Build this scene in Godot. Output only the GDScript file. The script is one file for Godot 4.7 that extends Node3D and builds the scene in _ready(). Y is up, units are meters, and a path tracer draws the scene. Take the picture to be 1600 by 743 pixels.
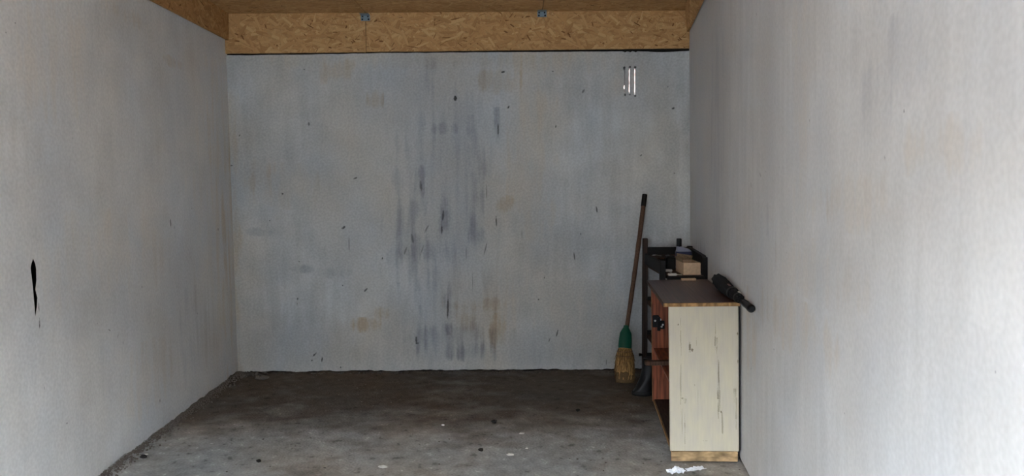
extends Node3D
# An empty whitewashed garage seen from its open door: plaster walls, OSB ceiling boards, a cabinet, a rack and a broom in the far corner.

const SOFT_BACK := [
	[1.74, 1.30, 0.36, 0.97, 0, 0.55],
	[1.48, 1.05, 0.26, 0.31, 0, 0.5],
	[1.69, 1.20, 0.06, 0.20, 0, 0.6],
	[1.97, 1.55, 0.07, 0.41, 0, 0.55],
	[1.97, 1.14, 0.06, 0.13, 0, 0.7],
	[2.14, 1.96, 0.03, 0.13, 0, 1.0],
	[1.53, 1.04, 0.08, 0.12, 0, 0.7],
	[1.39, 1.00, 0.05, 0.07, 0, 0.6],
	[1.52, 1.53, 0.04, 0.11, 0, 0.8],
	[1.69, 1.22, 0.04, 0.11, 0, 1.0],
	[1.73, 0.53, 0.03, 0.18, 0, 1.0],
	[1.75, 0.27, 0.31, 0.14, 0, 0.6],
	[1.91, 0.17, 0.23, 0.07, 0, 0.6],
	[1.50, 0.32, 0.04, 0.18, 0, 0.7],
	[1.34, 0.53, 0.11, 0.16, 0, 0.5],
	[2.32, 0.18, 0.36, 0.14, 0, 0.4],
	[0.48, 0.20, 0.47, 0.16, 0, 0.35],
	[0.55, 0.85, 0.09, 0.03, 0, 0.8],
	[0.28, 1.15, 0.13, 0.03, 0, 0.6],
	[0.81, 0.82, 0.13, 0.04, 0, 0.5],
	[1.03, 1.46, 0.31, 0.61, 0, 0.2],
	[1.70, 1.96, 0.10, 0.04, 0, 0.6],
	[1.45, 2.21, 0.20, 0.40, 0, 0.25],
	[2.13, 2.32, 0.17, 0.08, 1, 0.8],
	[2.41, 1.70, 0.18, 0.66, 1, 0.45],
	[2.20, 1.35, 0.07, 0.06, 1, 0.9],
	[1.06, 0.39, 0.13, 0.05, 1, 1.1],
	[1.22, 0.48, 0.07, 0.05, 1, 0.8],
	[1.94, 0.55, 0.21, 0.05, 1, 0.6],
	[1.86, 0.42, 0.08, 0.08, 1, 0.6],
	[2.13, 0.32, 0.08, 0.13, 1, 0.8],
	[2.04, 0.58, 0.31, 0.31, 1, 0.3],
	[1.17, 2.19, 0.06, 0.07, 1, 0.8],
	[0.87, 2.41, 0.13, 0.08, 1, 0.7],
	[1.40, 2.51, 1.11, 0.07, 1, 0.25],
	[2.46, 2.48, 0.45, 0.10, 1, 0.35],
	[0.22, 1.59, 0.15, 0.12, 1, 0.5],
	[0.42, 1.51, 0.31, 0.15, 1, 0.3],
	[2.81, 0.47, 0.31, 0.21, 1, 0.2],
	[3.22, 2.35, 0.15, 0.15, 1, 0.3],
	[0.01, 1.31, 0.07, 1.28, 1, 0.6],
	[3.62, 1.44, 0.05, 1.27, 2, 0.5],
	[0.55, 0.53, 0.31, 0.36, 2, 0.3],
	[2.76, 1.70, 0.61, 0.76, 2, 0.2],
	[3.48, 0.67, 0.31, 0.62, 2, 0.2],
]
const MARKS_BACK := [
	[3.143, 2.420, 0.020, 0.0110, 90, 1.2],
	[3.186, 2.428, 0.012, 0.0110, 90, 1.1],
	[3.228, 2.427, 0.012, 0.0120, 90, 1.2],
	[3.148, 2.213, 0.015, 0.0090, 90, 0.8],
	[3.186, 2.215, 0.010, 0.0075, 90, 1.0],
	[3.229, 2.205, 0.012, 0.0110, 90, 1.2],
	[2.188, 2.397, 0.020, 0.0100, 20, 0.9],
	[1.807, 2.195, 0.020, 0.0150, 80, 0.85],
	[2.227, 2.122, 0.015, 0.0075, 60, 0.8],
	[2.577, 2.399, 0.010, 0.0050, 0, 0.7],
	[2.819, 2.243, 0.025, 0.0100, 60, 0.5],
	[2.601, 1.968, 0.013, 0.0060, 80, 0.6],
	[3.529, 2.103, 0.013, 0.0100, 30, 0.8],
	[3.277, 1.736, 0.013, 0.0061, 35, 0.7],
	[3.542, 1.593, 0.008, 0.0076, 0, 0.8],
	[2.926, 1.307, 0.036, 0.0077, 100, 0.7],
	[2.747, 0.933, 0.041, 0.0062, 97, 0.6],
	[2.505, 0.765, 0.010, 0.0052, 80, 0.6],
	[2.458, 0.589, 0.008, 0.0078, 0, 0.7],
	[2.798, 1.113, 0.015, 0.0051, 90, 0.5],
	[2.144, 1.941, 0.066, 0.0076, 90, 0.6],
	[2.123, 1.220, 0.051, 0.0077, 92, 0.6],
	[1.524, 1.505, 0.046, 0.0127, 95, 0.42],
	[1.699, 1.269, 0.046, 0.0102, 85, 0.48],
	[1.687, 1.157, 0.038, 0.0103, 90, 0.48],
	[1.451, 1.086, 0.046, 0.0103, 100, 0.36],
	[1.565, 1.163, 0.054, 0.0077, 60, 0.36],
	[1.526, 0.993, 0.062, 0.0077, 70, 0.3],
	[1.393, 0.989, 0.039, 0.0103, 70, 0.36],
	[1.726, 0.527, 0.094, 0.0104, 88, 0.6],
	[2.034, 1.000, 0.072, 0.0067, 75, 0.4],
	[1.469, 0.268, 0.037, 0.0105, 90, 0.6],
	[1.479, 0.241, 0.016, 0.0078, 0, 0.5],
	[0.521, 0.608, 0.016, 0.0104, 70, 0.7],
	[0.515, 0.566, 0.016, 0.0062, 90, 0.5],
	[0.644, 0.153, 0.031, 0.0079, 45, 0.75],
	[0.705, 0.116, 0.026, 0.0068, 85, 0.75],
	[0.622, 0.106, 0.010, 0.0079, 70, 0.7],
	[0.093, 1.915, 0.010, 0.0050, 60, 0.7],
	[0.015, 1.678, 0.020, 0.0076, 0, 0.7],
	[0.619, 2.428, 0.010, 0.0060, 0, 0.7],
	[0.644, 2.002, 0.015, 0.0101, 90, 0.5],
	[1.000, 1.570, 0.020, 0.0076, 20, 0.6],
	[0.900, 1.178, 0.021, 0.0103, 30, 0.7],
	[0.421, 1.452, 0.008, 0.0076, 0, 0.7],
	[0.313, 1.238, 0.005, 0.0051, 0, 0.8],
	[0.539, 0.908, 0.006, 0.0052, 0, 0.7],
	[1.207, 0.929, 0.013, 0.0062, 80, 0.8],
	[1.069, 0.676, 0.021, 0.0078, 45, 0.6],
	[0.884, 0.714, 0.005, 0.0052, 0, 0.7],
	[0.854, 0.047, 0.011, 0.0079, 80, 0.8],
	[2.606, 0.312, 0.037, 0.0068, 75, 0.6],
	[2.544, 0.260, 0.021, 0.0052, 70, 0.5],
	[3.004, 0.073, 0.031, 0.0052, 90, 0.4],
	[3.487, 2.273, 0.008, 0.0050, 90, 0.5],
	[2.327, 1.116, 0.051, 0.0051, 90, 0.3],
	[1.880, 0.965, 0.072, 0.0051, 90, 0.3],
	[1.929, 0.733, 0.104, 0.0052, 90, 0.3],
	[2.048, 1.451, 0.081, 0.0051, 90, 0.35],
	[0.943, 1.049, 0.072, 0.0051, 90, 0.35],
]
const SOFT_LEFT := [
	[3.64, 2.14, 0.32, 0.27, 1, 0.25],
	[3.32, 1.90, 0.09, 0.33, 2, 0.4],
	[4.44, 2.48, 0.24, 0.05, 1, 0.5],
	[5.05, 2.32, 0.14, 0.03, 1, 0.5],
	[4.90, 0.73, 0.40, 0.37, 0, 0.15],
	[4.58, 0.36, 0.35, 0.19, 1, 0.3],
	[5.62, 1.00, 0.34, 0.94, 1, 0.2],
	[5.89, 1.71, 0.20, 1.07, 1, 0.3],
	[5.32, 0.49, 0.35, 0.27, 0, 0.3],
	[6.06, 0.86, 0.18, 0.91, 1, 0.4],
	[4.17, 1.13, 0.66, 0.21, 1, 0.2],
]
const MARKS_LEFT := [
	[3.387, 2.221, 0.004, 0.0042, 0, 0.8],
	[3.316, 2.166, 0.003, 0.0027, 0, 0.7],
	[3.803, 1.751, 0.005, 0.0038, 90, 0.7],
	[4.931, 1.277, 0.029, 0.0082, 95, 0.6],
	[4.989, 1.249, 0.012, 0.0050, 90, 0.5],
	[5.798, 1.187, 0.010, 0.0073, 80, 0.7],
	[4.485, 0.926, 0.011, 0.0038, 90, 0.6],
	[3.844, 0.886, 0.005, 0.0032, 90, 0.6],
	[3.953, 0.805, 0.004, 0.0033, 0, 0.6],
	[4.077, 0.745, 0.017, 0.0027, 150, 0.45],
	[4.166, 0.696, 0.018, 0.0028, 55, 0.45],
	[4.221, 0.645, 0.014, 0.0035, 75, 0.5],
	[3.623, 0.379, 0.005, 0.0046, 0, 0.85],
	[3.454, 0.596, 0.009, 0.0029, 90, 0.4],
	[5.320, 0.627, 0.004, 0.0045, 0, 0.6],
	[4.213, 1.904, 0.003, 0.0035, 0, 0.5],
	[4.659, 0.196, 0.012, 0.0079, 80, 0.4],
	[6.179, 2.429, 0.307, 0.0051, 92, 0.2],
	[5.294, 1.361, 0.004, 0.0044, 0, 0.5],
	[3.445, 0.966, 0.023, 0.0035, 88, 0.8],
	[3.444, 0.893, 0.032, 0.0040, 88, 0.8],
]
const SOFT_RIGHT := [
	[5.23, 1.45, 0.56, 1.13, 0, 0.2],
	[5.48, 0.87, 0.37, 0.18, 0, 0.5],
	[4.76, 1.84, 0.32, 0.59, 0, 0.25],
	[3.46, 1.98, 0.14, 0.57, 0, 0.2],
	[2.94, 1.81, 0.10, 0.48, 1, 0.2],
	[2.17, 1.71, 0.12, 0.22, 0, 0.22],
	[2.20, 1.75, 0.06, 0.18, 0, 0.35],
	[2.01, 1.82, 0.16, 0.10, 0, 0.3],
	[1.81, 1.58, 0.20, 0.06, 1, 0.3],
	[2.42, 1.45, 0.36, 0.08, 1, 0.25],
	[3.07, 0.93, 0.49, 0.10, 1, 0.35],
	[3.59, 1.07, 0.26, 0.27, 0, 0.25],
	[3.92, 0.73, 0.25, 0.20, 1, 0.4],
	[2.26, 1.11, 0.26, 0.17, 0, 0.14],
	[2.30, 0.89, 0.14, 0.16, 0, 0.12],
	[1.60, 1.09, 0.16, 0.09, 0, 0.15],
	[2.74, 1.19, 0.47, 0.09, 1, 0.2],
	[1.79, 1.70, 0.05, 0.29, 0, 0.14],
	[2.54, 1.41, 0.08, 0.08, 1, 0.3],
	[2.62, 1.58, 0.10, 0.22, 0, 0.2],
]
const MARKS_RIGHT := [
	[1.973, 1.685, 0.007, 0.0020, 85, 0.6],
	[3.709, 2.307, 0.005, 0.0030, 90, 0.7],
	[2.816, 1.732, 0.005, 0.0028, 80, 0.5],
	[3.618, 1.546, 0.018, 0.0024, 40, 0.5],
	[3.823, 1.498, 0.019, 0.0025, 55, 0.4],
	[3.504, 1.559, 0.004, 0.0029, 0, 0.6],
	[3.264, 1.573, 0.003, 0.0027, 0, 0.6],
	[3.137, 1.220, 0.003, 0.0026, 0, 0.6],
	[1.509, 1.124, 0.003, 0.0026, 0, 0.35],
	[2.405, 0.770, 0.003, 0.0031, 0, 0.4],
	[3.344, 0.774, 0.011, 0.0020, 0, 0.3],
	[3.821, 0.573, 0.006, 0.0032, 90, 0.5],
	[3.338, 1.863, 0.022, 0.0028, 90, 0.25],
	[2.097, 1.571, 0.007, 0.0035, 45, 0.3],
]


var rng := RandomNumberGenerator.new()
var M := {}

# ---------------------------------------------------------------- nodes
func node(called: String, label: String, category: String, at := Vector3.ZERO, turn := 0.0, group := "") -> Node3D:
	var o := Node3D.new()
	o.name = called
	o.position = at
	o.rotation.y = turn
	add_child(o, true)
	tag(o, label, category, group)
	return o

func tag(o: Node, label: String, category := "", group := "", kind := "") -> Node:
	o.set_meta("label", label)
	if category:
		o.set_meta("category", category)
	if group:
		o.set_meta("group", group)
	if kind:
		o.set_meta("kind", kind)
	return o

func put(st: SurfaceTool, called: String, mat: Material, parent: Node = null, label := "") -> MeshInstance3D:
	var o := MeshInstance3D.new()
	o.name = called
	o.mesh = st.commit()
	o.material_override = mat
	(parent if parent else self).add_child(o, true)
	if label:
		o.set_meta("label", label)
	return o

func structure(st: SurfaceTool, called: String, mat: Material, label: String, category: String) -> MeshInstance3D:
	var o := put(st, called, mat)
	tag(o, label, category, "", "structure")
	return o

# ---------------------------------------------------------------- shapes
func mb() -> SurfaceTool:
	var st := SurfaceTool.new()
	st.begin(Mesh.PRIMITIVE_TRIANGLES)
	return st

func vert(st: SurfaceTool, p: Vector3, n: Vector3, uv: Vector2) -> void:
	st.set_normal(n)
	st.set_uv(uv)
	st.add_vertex(p)

func side_uv(p: Vector3, n: Vector3) -> Vector2:
	var a := n.abs()
	if a.y >= a.x and a.y >= a.z:
		return Vector2(p.x, p.z)
	return Vector2(p.z, -p.y) if a.x > a.z else Vector2(p.x, -p.y)

func face(st: SurfaceTool, pts: Array, out: Vector3, uvs: Array = []) -> void:
	var n: Vector3 = (pts[1] - pts[0]).cross(pts[2] - pts[0])
	if n.length() < 1e-12 and pts.size() > 3:
		n = (pts[2] - pts[0]).cross(pts[3] - pts[0])
	var ccw := n.dot(out) > 0.0
	n = n.normalized() * (1.0 if ccw else -1.0)
	for i in range(1, pts.size() - 1):
		for k in ([0, i + 1, i] if ccw else [0, i, i + 1]):
			vert(st, pts[k], n, uvs[k] if uvs else side_uv(pts[k], n))

func box(st: SurfaceTool, lo: Vector3, hi: Vector3, bevel := 0.0, xf := Transform3D()) -> void:
	var c := (lo + hi) / 2.0
	var h := (hi - lo) / 2.0
	var b: float = min(bevel, min(h.x, min(h.y, h.z)) * 0.9)
	var q := func(s: Vector3, axis: int) -> Vector3:
		var v := Vector3(s.x * (h.x - b), s.y * (h.y - b), s.z * (h.z - b))
		v[axis] = s[axis] * h[axis]
		return xf * (c + v)
	var f := func(pts: Array, out: Vector3) -> void:
		face(st, pts, (xf.basis * out))
	for axis in 3:
		var a2 := (axis + 1) % 3
		var a3 := (axis + 2) % 3
		for s in [-1.0, 1.0]:
			var pts := []
			for k in [[-1.0, -1.0], [1.0, -1.0], [1.0, 1.0], [-1.0, 1.0]]:
				var v := Vector3.ZERO
				v[axis] = s
				v[a2] = k[0]
				v[a3] = k[1]
				pts.append(q.call(v, axis))
			var o := Vector3.ZERO
			o[axis] = s
			f.call(pts, o)
	if b <= 0.0:
		return
	for axis in 3:
		var a2 := (axis + 1) % 3
		var a3 := (axis + 2) % 3
		for k in [[-1.0, -1.0], [1.0, -1.0], [1.0, 1.0], [-1.0, 1.0]]:
			var u := Vector3.ZERO
			u[axis] = -1.0
			u[a2] = k[0]
			u[a3] = k[1]
			var w := u
			w[axis] = 1.0
			var o := u
			o[axis] = 0.0
			f.call([q.call(u, a2), q.call(w, a2), q.call(w, a3), q.call(u, a3)], o)
	for x in [-1.0, 1.0]:
		for y in [-1.0, 1.0]:
			for z in [-1.0, 1.0]:
				var s := Vector3(x, y, z)
				f.call([q.call(s, 0), q.call(s, 1), q.call(s, 2)], s)

func quad_pts(st: SurfaceTool, a: Vector3, b: Vector3, c: Vector3, d: Vector3, na: Vector3, nb: Vector3, nc: Vector3, nd: Vector3, u0: Vector2, u1: Vector2) -> void:
	# a-b along the ring, d-c the next ring; smooth normals
	var pts := [a, b, c, d]
	var ns := [na, nb, nc, nd]
	var uv := [Vector2(u0.x, u0.y), Vector2(u1.x, u0.y), Vector2(u1.x, u1.y), Vector2(u0.x, u1.y)]
	for tri in [[0, 1, 2], [0, 2, 3]]:
		var n: Vector3 = (pts[tri[1]] - pts[tri[0]]).cross(pts[tri[2]] - pts[tri[0]])
		var flip := n.dot(ns[tri[0]] + ns[tri[1]] + ns[tri[2]]) > 0.0
		for k in ([tri[0], tri[2], tri[1]] if flip else tri):
			vert(st, pts[k], ns[k], uv[k])

# rings: array of arrays of points (same count, closed rings); ends are capped
func loft(st: SurfaceTool, rings: Array, cap_start := true, cap_end := true) -> void:
	var m: int = rings[0].size()
	var mids := []
	for r in rings:
		var s := Vector3.ZERO
		for p in r:
			s += p
		mids.append(s / m)
	var normals := []
	for i in rings.size():
		var row := []
		var i0: int = max(i - 1, 0)
		var i1: int = min(i + 1, rings.size() - 1)
		for j in m:
			var t: Vector3 = rings[i][(j + 1) % m] - rings[i][(j + m - 1) % m]
			var s: Vector3 = rings[i1][j] - rings[i0][j]
			var n := t.cross(s).normalized()
			if n.dot(rings[i][j] - mids[i]) < 0.0:
				n = -n
			row.append(n)
		normals.append(row)
	for i in rings.size() - 1:
		for j in m:
			var k := (j + 1) % m
			quad_pts(st, rings[i][j], rings[i][k], rings[i + 1][k], rings[i + 1][j], normals[i][j], normals[i][k], normals[i + 1][k], normals[i + 1][j], Vector2(float(j) / m, float(i) / rings.size()), Vector2(float(j + 1) / m, float(i + 1) / rings.size()))
	if cap_start:
		face(st, rings[0], mids[0] - mids[1])
	if cap_end:
		face(st, rings[-1], mids[-1] - mids[-2])

# a tube along points with a radius (or Vector2 of two radii) at each
func tube(st: SurfaceTool, pts: Array, radii: Array, seg := 12, rough := 0.0, side := Vector3.RIGHT) -> void:
	var rings := []
	for i in pts.size():
		var t: Vector3 = (pts[min(i + 1, pts.size() - 1)] - pts[max(i - 1, 0)]).normalized()
		var u := (side - t * side.dot(t)).normalized()
		var w := t.cross(u)
		var r = radii[i]
		var rx: float = r.x if r is Vector2 else float(r)
		var ry: float = r.y if r is Vector2 else float(r)
		var ring := []
		for j in seg:
			var a := TAU * j / seg
			var k := 1.0 + rough * rng.randf_range(-1.0, 1.0)
			ring.append(pts[i] + u * cos(a) * rx * k + w * sin(a) * ry * k)
		rings.append(ring)
	loft(st, rings)

# a lump of rough stone or dirt
func lump(st: SurfaceTool, at: Vector3, size: Vector3, rough := 0.25) -> void:
	var rings := []
	var n := 8
	for i in 5:
		var a := PI * (i + 0.5) / 5.0
		var ring := []
		for j in n:
			var b := TAU * j / n
			var k := 1.0 + rng.randf_range(-rough, rough)
			ring.append(at + Vector3(sin(a) * cos(b) * size.x, cos(a) * size.y, sin(a) * sin(b) * size.z) * k)
		rings.append(ring)
	loft(st, rings)

# ---------------------------------------------------------------- textures
func layer(w: int, h: int, fx: float, fy: float, s: int, octaves := 4) -> PackedByteArray:
	# grey noise with fx features across the width, fy down the height
	var f := FastNoiseLite.new()
	f.noise_type = FastNoiseLite.TYPE_SIMPLEX_SMOOTH
	f.seed = s
	f.fractal_octaves = octaves
	f.frequency = fx / w
	var hh: int = max(4, int(w * fy / fx))
	var im := f.get_image(w, min(hh, 4096))
	im.resize(w, h, Image.INTERPOLATE_BILINEAR)
	im.convert(Image.FORMAT_L8)
	return im.get_data()

func texture(data: PackedByteArray, w: int, h: int, format := Image.FORMAT_RGB8) -> ImageTexture:
	var im := Image.create_from_data(w, h, false, format, data)
	return ImageTexture.create_from_image(im)

# limewashed plaster of w_m x h_m metres: [albedo, relief]
func plaster(w_m: float, h_m: float, ppm: float, tone: Color, s: int, amount: Array, soft: Array, marks: Array) -> Array:
	var w := int(w_m * ppm)
	var h := int(h_m * ppm)
	var a := layer(w, h, w_m * 0.7, h_m * 0.7, s, 3)
	var b := layer(w, h, w_m * 11.0, h_m * 1.1, s + 1, 4)
	var c := layer(w, h, w_m * 3.0, h_m * 3.0, s + 2, 5)
	var d := layer(w, h, w_m * 45.0, h_m * 45.0, s + 3, 2)
	var t := layer(w, h, w_m * 1.3, h_m * 0.8, s + 4, 4)
	var n := w * h
	var k := PackedFloat32Array()
	k.resize(n * 3)
	var bump := PackedByteArray()
	bump.resize(n)
	var ka: float = amount[0] / 255.0
	var kb: float = amount[1] / 255.0
	var kc: float = amount[2] / 255.0
	var kd: float = amount[3] / 255.0
	var kt: float = amount[4] / 255.0
	for i in n:
		var cv := c[i] - 127.5
		var dv := d[i] - 127.5
		var v := 1.0 + ka * (a[i] - 127.5) + kb * (b[i] - 127.5) + kc * cv + kd * dv
		var tv := kt * (t[i] - 127.5)
		k[i * 3] = v * (1.0 + tv)
		k[i * 3 + 1] = v
		k[i * 3 + 2] = v * (1.0 - tv * 1.3)
		bump[i] = clampi(int(150 + 0.35 * cv + 0.30 * dv), 60, 255)
	for e in soft:
		var col := [[0.865, 0.872, 0.89], [0.95, 0.905, 0.85], [1.04, 1.045, 1.055]][int(e[4])] as Array
		var cx: float = e[0] * ppm
		var cy: float = (h_m - e[1]) * ppm
		var rx: float = max(e[2] * ppm, 2.0) * 1.25
		var ry: float = max(e[3] * ppm, 2.0) * 1.25
		for y in range(max(0, int(cy - ry)), min(h, int(cy + ry) + 1)):
			for x in range(max(0, int(cx - rx)), min(w, int(cx + rx) + 1)):
				var i := y * w + x
				var q := 1.0 - ((x - cx) / rx) ** 2 - ((y - cy) / ry) ** 2 + (b[i] - 127.5) / 130.0 + (c[i] - 127.5) / 140.0
				if q <= 0.0:
					continue
				var m: float = e[5] * smoothstep(0.0, 1.3, q) * (0.45 + b[i] / 230.0)
				k[i * 3] *= 1.0 + (col[0] - 1.0) * m
				k[i * 3 + 1] *= 1.0 + (col[1] - 1.0) * m
				k[i * 3 + 2] *= 1.0 + (col[2] - 1.0) * m
	for e in marks:
		var cx: float = e[0] * ppm
		var cy: float = (h_m - e[1]) * ppm
		var rl: float = max(e[2] * ppm * 0.9, 0.8)
		var rw: float = max(e[3] * ppm * 0.9, 0.7)
		var an := deg_to_rad(e[4])
		var reach := int(rl * 1.4) + 2
		for y in range(max(0, int(cy) - reach), min(h, int(cy) + reach + 1)):
			for x in range(max(0, int(cx) - reach), min(w, int(cx) + reach + 1)):
				var i := y * w + x
				var p := ((x - cx) * cos(an) - (y - cy) * sin(an)) / rl
				var q := ((x - cx) * sin(an) + (y - cy) * cos(an)) / rw
				var g := 1.05 - p * p - q * q + (d[i] - 127.5) / 200.0 + (b[i] - 127.5) / 300.0
				if g > 0.0:
					var m: float = 1.0 - min(1.0, g * 1.4) * e[5] * 0.7
					k[i * 3] *= m
					k[i * 3 + 1] *= m
					k[i * 3 + 2] *= m
					bump[i] = int(bump[i] * (0.5 + 0.5 * m))
	var out := PackedByteArray()
	out.resize(n * 3)
	for i in n:
		out[i * 3] = clampi(int(tone.r8 * k[i * 3]), 0, 255)
		out[i * 3 + 1] = clampi(int(tone.g8 * k[i * 3 + 1]), 0, 255)
		out[i * 3 + 2] = clampi(int(tone.b8 * k[i * 3 + 2]), 0, 255)
	return [texture(out, w, h), texture(bump, w, h, Image.FORMAT_L8)]

func relief_material(maps: Array, rough: float, cm: float) -> StandardMaterial3D:
	var m := StandardMaterial3D.new()
	m.albedo_texture = maps[0]
	m.roughness = rough
	m.metallic_specular = 0.25
	m.heightmap_enabled = true
	m.heightmap_texture = maps[1]
	m.heightmap_scale = cm
	return m

func plain(c: Color, rough := 0.7, metal := 0.0) -> StandardMaterial3D:
	var m := StandardMaterial3D.new()
	m.albedo_color = c
	m.roughness = rough
	m.metallic = metal
	m.metallic_specular = 0.35
	return m

# grain that runs along the local axis named: 0 x, 1 y, 2 z
func grained(c: Color, tex: Texture2D, scale: Vector3, rough := 0.6) -> StandardMaterial3D:
	var m := plain(c, rough)
	m.albedo_texture = tex
	m.uv1_triplanar = true
	m.uv1_scale = scale
	m.uv1_triplanar_sharpness = 8.0
	return m

func grey_noise(size: int, f: float, lo: float, hi: float, s: int, octaves := 4, stretch := 1.0) -> ImageTexture:
	var fn := FastNoiseLite.new()
	fn.seed = s
	fn.noise_type = FastNoiseLite.TYPE_SIMPLEX_SMOOTH
	fn.frequency = f / size
	fn.fractal_octaves = octaves
	var im := fn.get_seamless_image(size, int(size * stretch))
	im.resize(size, size, Image.INTERPOLATE_BILINEAR)
	im.convert(Image.FORMAT_L8)
	var d := im.get_data()
	for i in d.size():
		d[i] = int(255.0 * lerp(lo, hi, d[i] / 255.0))
	return texture(d, size, size, Image.FORMAT_L8)

# oriented strand board: flakes laid over one another, 2.56 m x 1.28 m
func strand_board(flakes: int, s: int) -> Array:
	var w := 1280
	var h := 640
	rng.seed = s
	var col := PackedByteArray()
	col.resize(w * h * 3)
	var bump := PackedByteArray()
	bump.resize(w * h)
	var grain := layer(w, h, 320.0, 320.0, s, 2)
	var tones := [Color8(186, 147, 100), Color8(181, 141, 94), Color8(191, 153, 106), Color8(175, 135, 90), Color8(184, 143, 96), Color8(168, 128, 84), Color8(198, 162, 115), Color8(122, 86, 52)]
	for i in w * h:
		col[i * 3] = 178
		col[i * 3 + 1] = 143
		col[i * 3 + 2] = 98
		bump[i] = 90
	for f in flakes:
		var length := rng.randf_range(16.0, 80.0)
		var wide := rng.randf_range(4.0, 15.0)
		var an := rng.randfn(0.0, 0.75)
		var cx := rng.randf() * w
		var cy := rng.randf() * h
		var pick := rng.randf()
		var t: Color = tones[rng.randi() % 6] if pick < 0.84 else tones[6] if pick < 0.91 else tones[7]
		var lift := rng.randi_range(70, 190)
		if t == tones[7]:
			wide *= 0.35
			length *= 0.6
			lift = 30
		var ca := cos(an)
		var sa := sin(an)
		var ry := int(absf(sa) * length / 2 + wide) + 1
		var rx := int(ca * length / 2 + wide) + 1
		for dy in range(-ry, ry + 1):
			for dx in range(-rx, rx + 1):
				var p := (dx * ca + dy * sa) / (length * 0.5)
				var q := (dy * ca - dx * sa) / (wide * 0.5)
				if absf(p) > 1.0 or absf(q) > 1.0 - 0.5 * p * p * p * p:
					continue
				var i := posmod(int(cy) + dy, h) * w + posmod(int(cx) + dx, w)
				var k := 0.92 + 0.16 * grain[i] / 255.0 - (0.10 if q > 0.7 else 0.0)
				col[i * 3] = clampi(int(t.r8 * k), 0, 255)
				col[i * 3 + 1] = clampi(int(t.g8 * k), 0, 255)
				col[i * 3 + 2] = clampi(int(t.b8 * k), 0, 255)
				bump[i] = lift
	return [texture(col, w, h), texture(bump, w, h, Image.FORMAT_L8)]

# worn cream gloss paint on one end panel, 0.37 m x 0.80 m
func worn_paint(tone: Color, chip: Color) -> ImageTexture:
	var w := 370
	var h := 800
	var a := layer(w, h, 5.0, 4.0, 41, 4)
	var b := layer(w, h, 26.0, 4.0, 42, 4)
	var d := layer(w, h, 120.0, 120.0, 43, 2)
	# scratches and chips: centre, half sizes, strength
	var wear := [[62, 200, 4, 70, 0.5], [60, 430, 5, 110, 0.4], [66, 640, 4, 80, 0.35], [246, 110, 4, 40, 0.4], [244, 190, 5, 26, 0.6], [256, 270, 5, 50, 0.6], [262, 400, 8, 110, 0.8],
		[266, 520, 7, 60, 0.6], [282, 640, 5, 60, 0.5], [48, 98, 6, 4, 1.0], [110, 222, 7, 16, 1.1], [124, 238, 8, 5, 1.1], [146, 200, 2, 16, 0.5], [134, 432, 3, 4, 1.0], [82, 520, 9, 14, 0.5], [70, 505, 10, 5, 0.8],
		[152, 520, 3, 70, 0.4], [275, 580, 4, 4, 1.0], [350, 490, 10, 40, 0.5], [354, 560, 8, 60, 0.4], [190, 740, 14, 3, 0.5], [80, 700, 5, 60, 0.4], [362, 150, 5, 5, 0.9], [364, 300, 4, 8, 0.8]]
	var out := PackedByteArray()
	out.resize(w * h * 3)
	for y in h:
		for x in w:
			var i := y * w + x
			var g := 0.0
			for e in wear:
				var dx: float = (x - e[0]) / (e[2] * 0.8)
				var dy: float = (y - e[1]) / e[3]
				if absf(dx) < 1.4 and absf(dy) < 1.4:
					var q := 1.2 - dx * dx - dy * dy + (b[i] - 150.0) / 70.0 + (d[i] - 127.0) / 150.0
					g = max(g, clampf(q, 0.0, 1.0) * e[4])
			if x < 3 or x > w - 4:
				g = max(g, 0.3 * d[i] / 255.0)
			var c := tone.lerp(chip, clampf(g, 0.0, 1.0) * 0.65)
			var v := 1.0 + (a[i] - 127.5) / 255.0 * 0.05 + (b[i] - 127.5) / 255.0 * 0.03
			out[i * 3] = clampi(int(c.r8 * v), 0, 255)
			out[i * 3 + 1] = clampi(int(c.g8 * v), 0, 255)
			out[i * 3 + 2] = clampi(int(c.b8 * v * (1.0 - (a[i] - 127.5) / 255.0 * 0.05)), 0, 255)
	return texture(out, w, h)

# ---------------------------------------------------------------- the shell
const BACK := -6.134
const TOP := 2.548

func left_x(z: float) -> float:
	return -2.226 + (z + 6.134) * 0.0327

func right_x(z: float) -> float:
	return 1.439 - (z + 6.113) * 0.1002

func right_lean(v: float) -> float:
	return -0.034 * v / 2.55

# the ragged lower edge of the plaster, u metres along it
func ragged(u: float, f: FastNoiseLite, base: float, swing: float) -> float:
	return max(0.006, base + swing * f.get_noise_1d(u * 100.0) + swing * 0.5 * f.get_noise_1d(u * 420.0 + 900.0))

# plaster face of polygons in (u, v); place maps them into the room, tex gives their uv
func skin(st: SurfaceTool, poly: PackedVector2Array, place: Callable, out: Vector3, size: Vector2, u0: float) -> void:
	var idx := Geometry2D.triangulate_polygon(poly)
	for i in range(0, idx.size(), 3):
		var pts := []
		var uvs := []
		for k in 3:
			var p := poly[idx[i + k]]
			pts.append(place.call(p))
			uvs.append(Vector2((p.x - u0) / size.x, 1.0 - p.y / size.y))
		face(st, pts, out, uvs)

func hole_rim(st: SurfaceTool, poly: Array, place: Callable, out: Vector3, deep: float, size: Vector2, u0: float) -> void:
	var mid := Vector2.ZERO
	for p in poly:
		mid += p / poly.size()
	for i in poly.size():
		var a: Vector2 = poly[i]
		var b: Vector2 = poly[(i + 1) % poly.size()]
		var pa: Vector3 = place.call(a)
		var pb: Vector3 = place.call(b)
		var inward: Vector3 = place.call(mid) - (pa + pb) / 2.0
		var uv := Vector2((a.x - u0) / size.x, 1.0 - a.y / size.y)
		face(st, [pa, pb, pb - out * deep, pa - out * deep], inward, [uv, uv, uv, uv])

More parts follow.
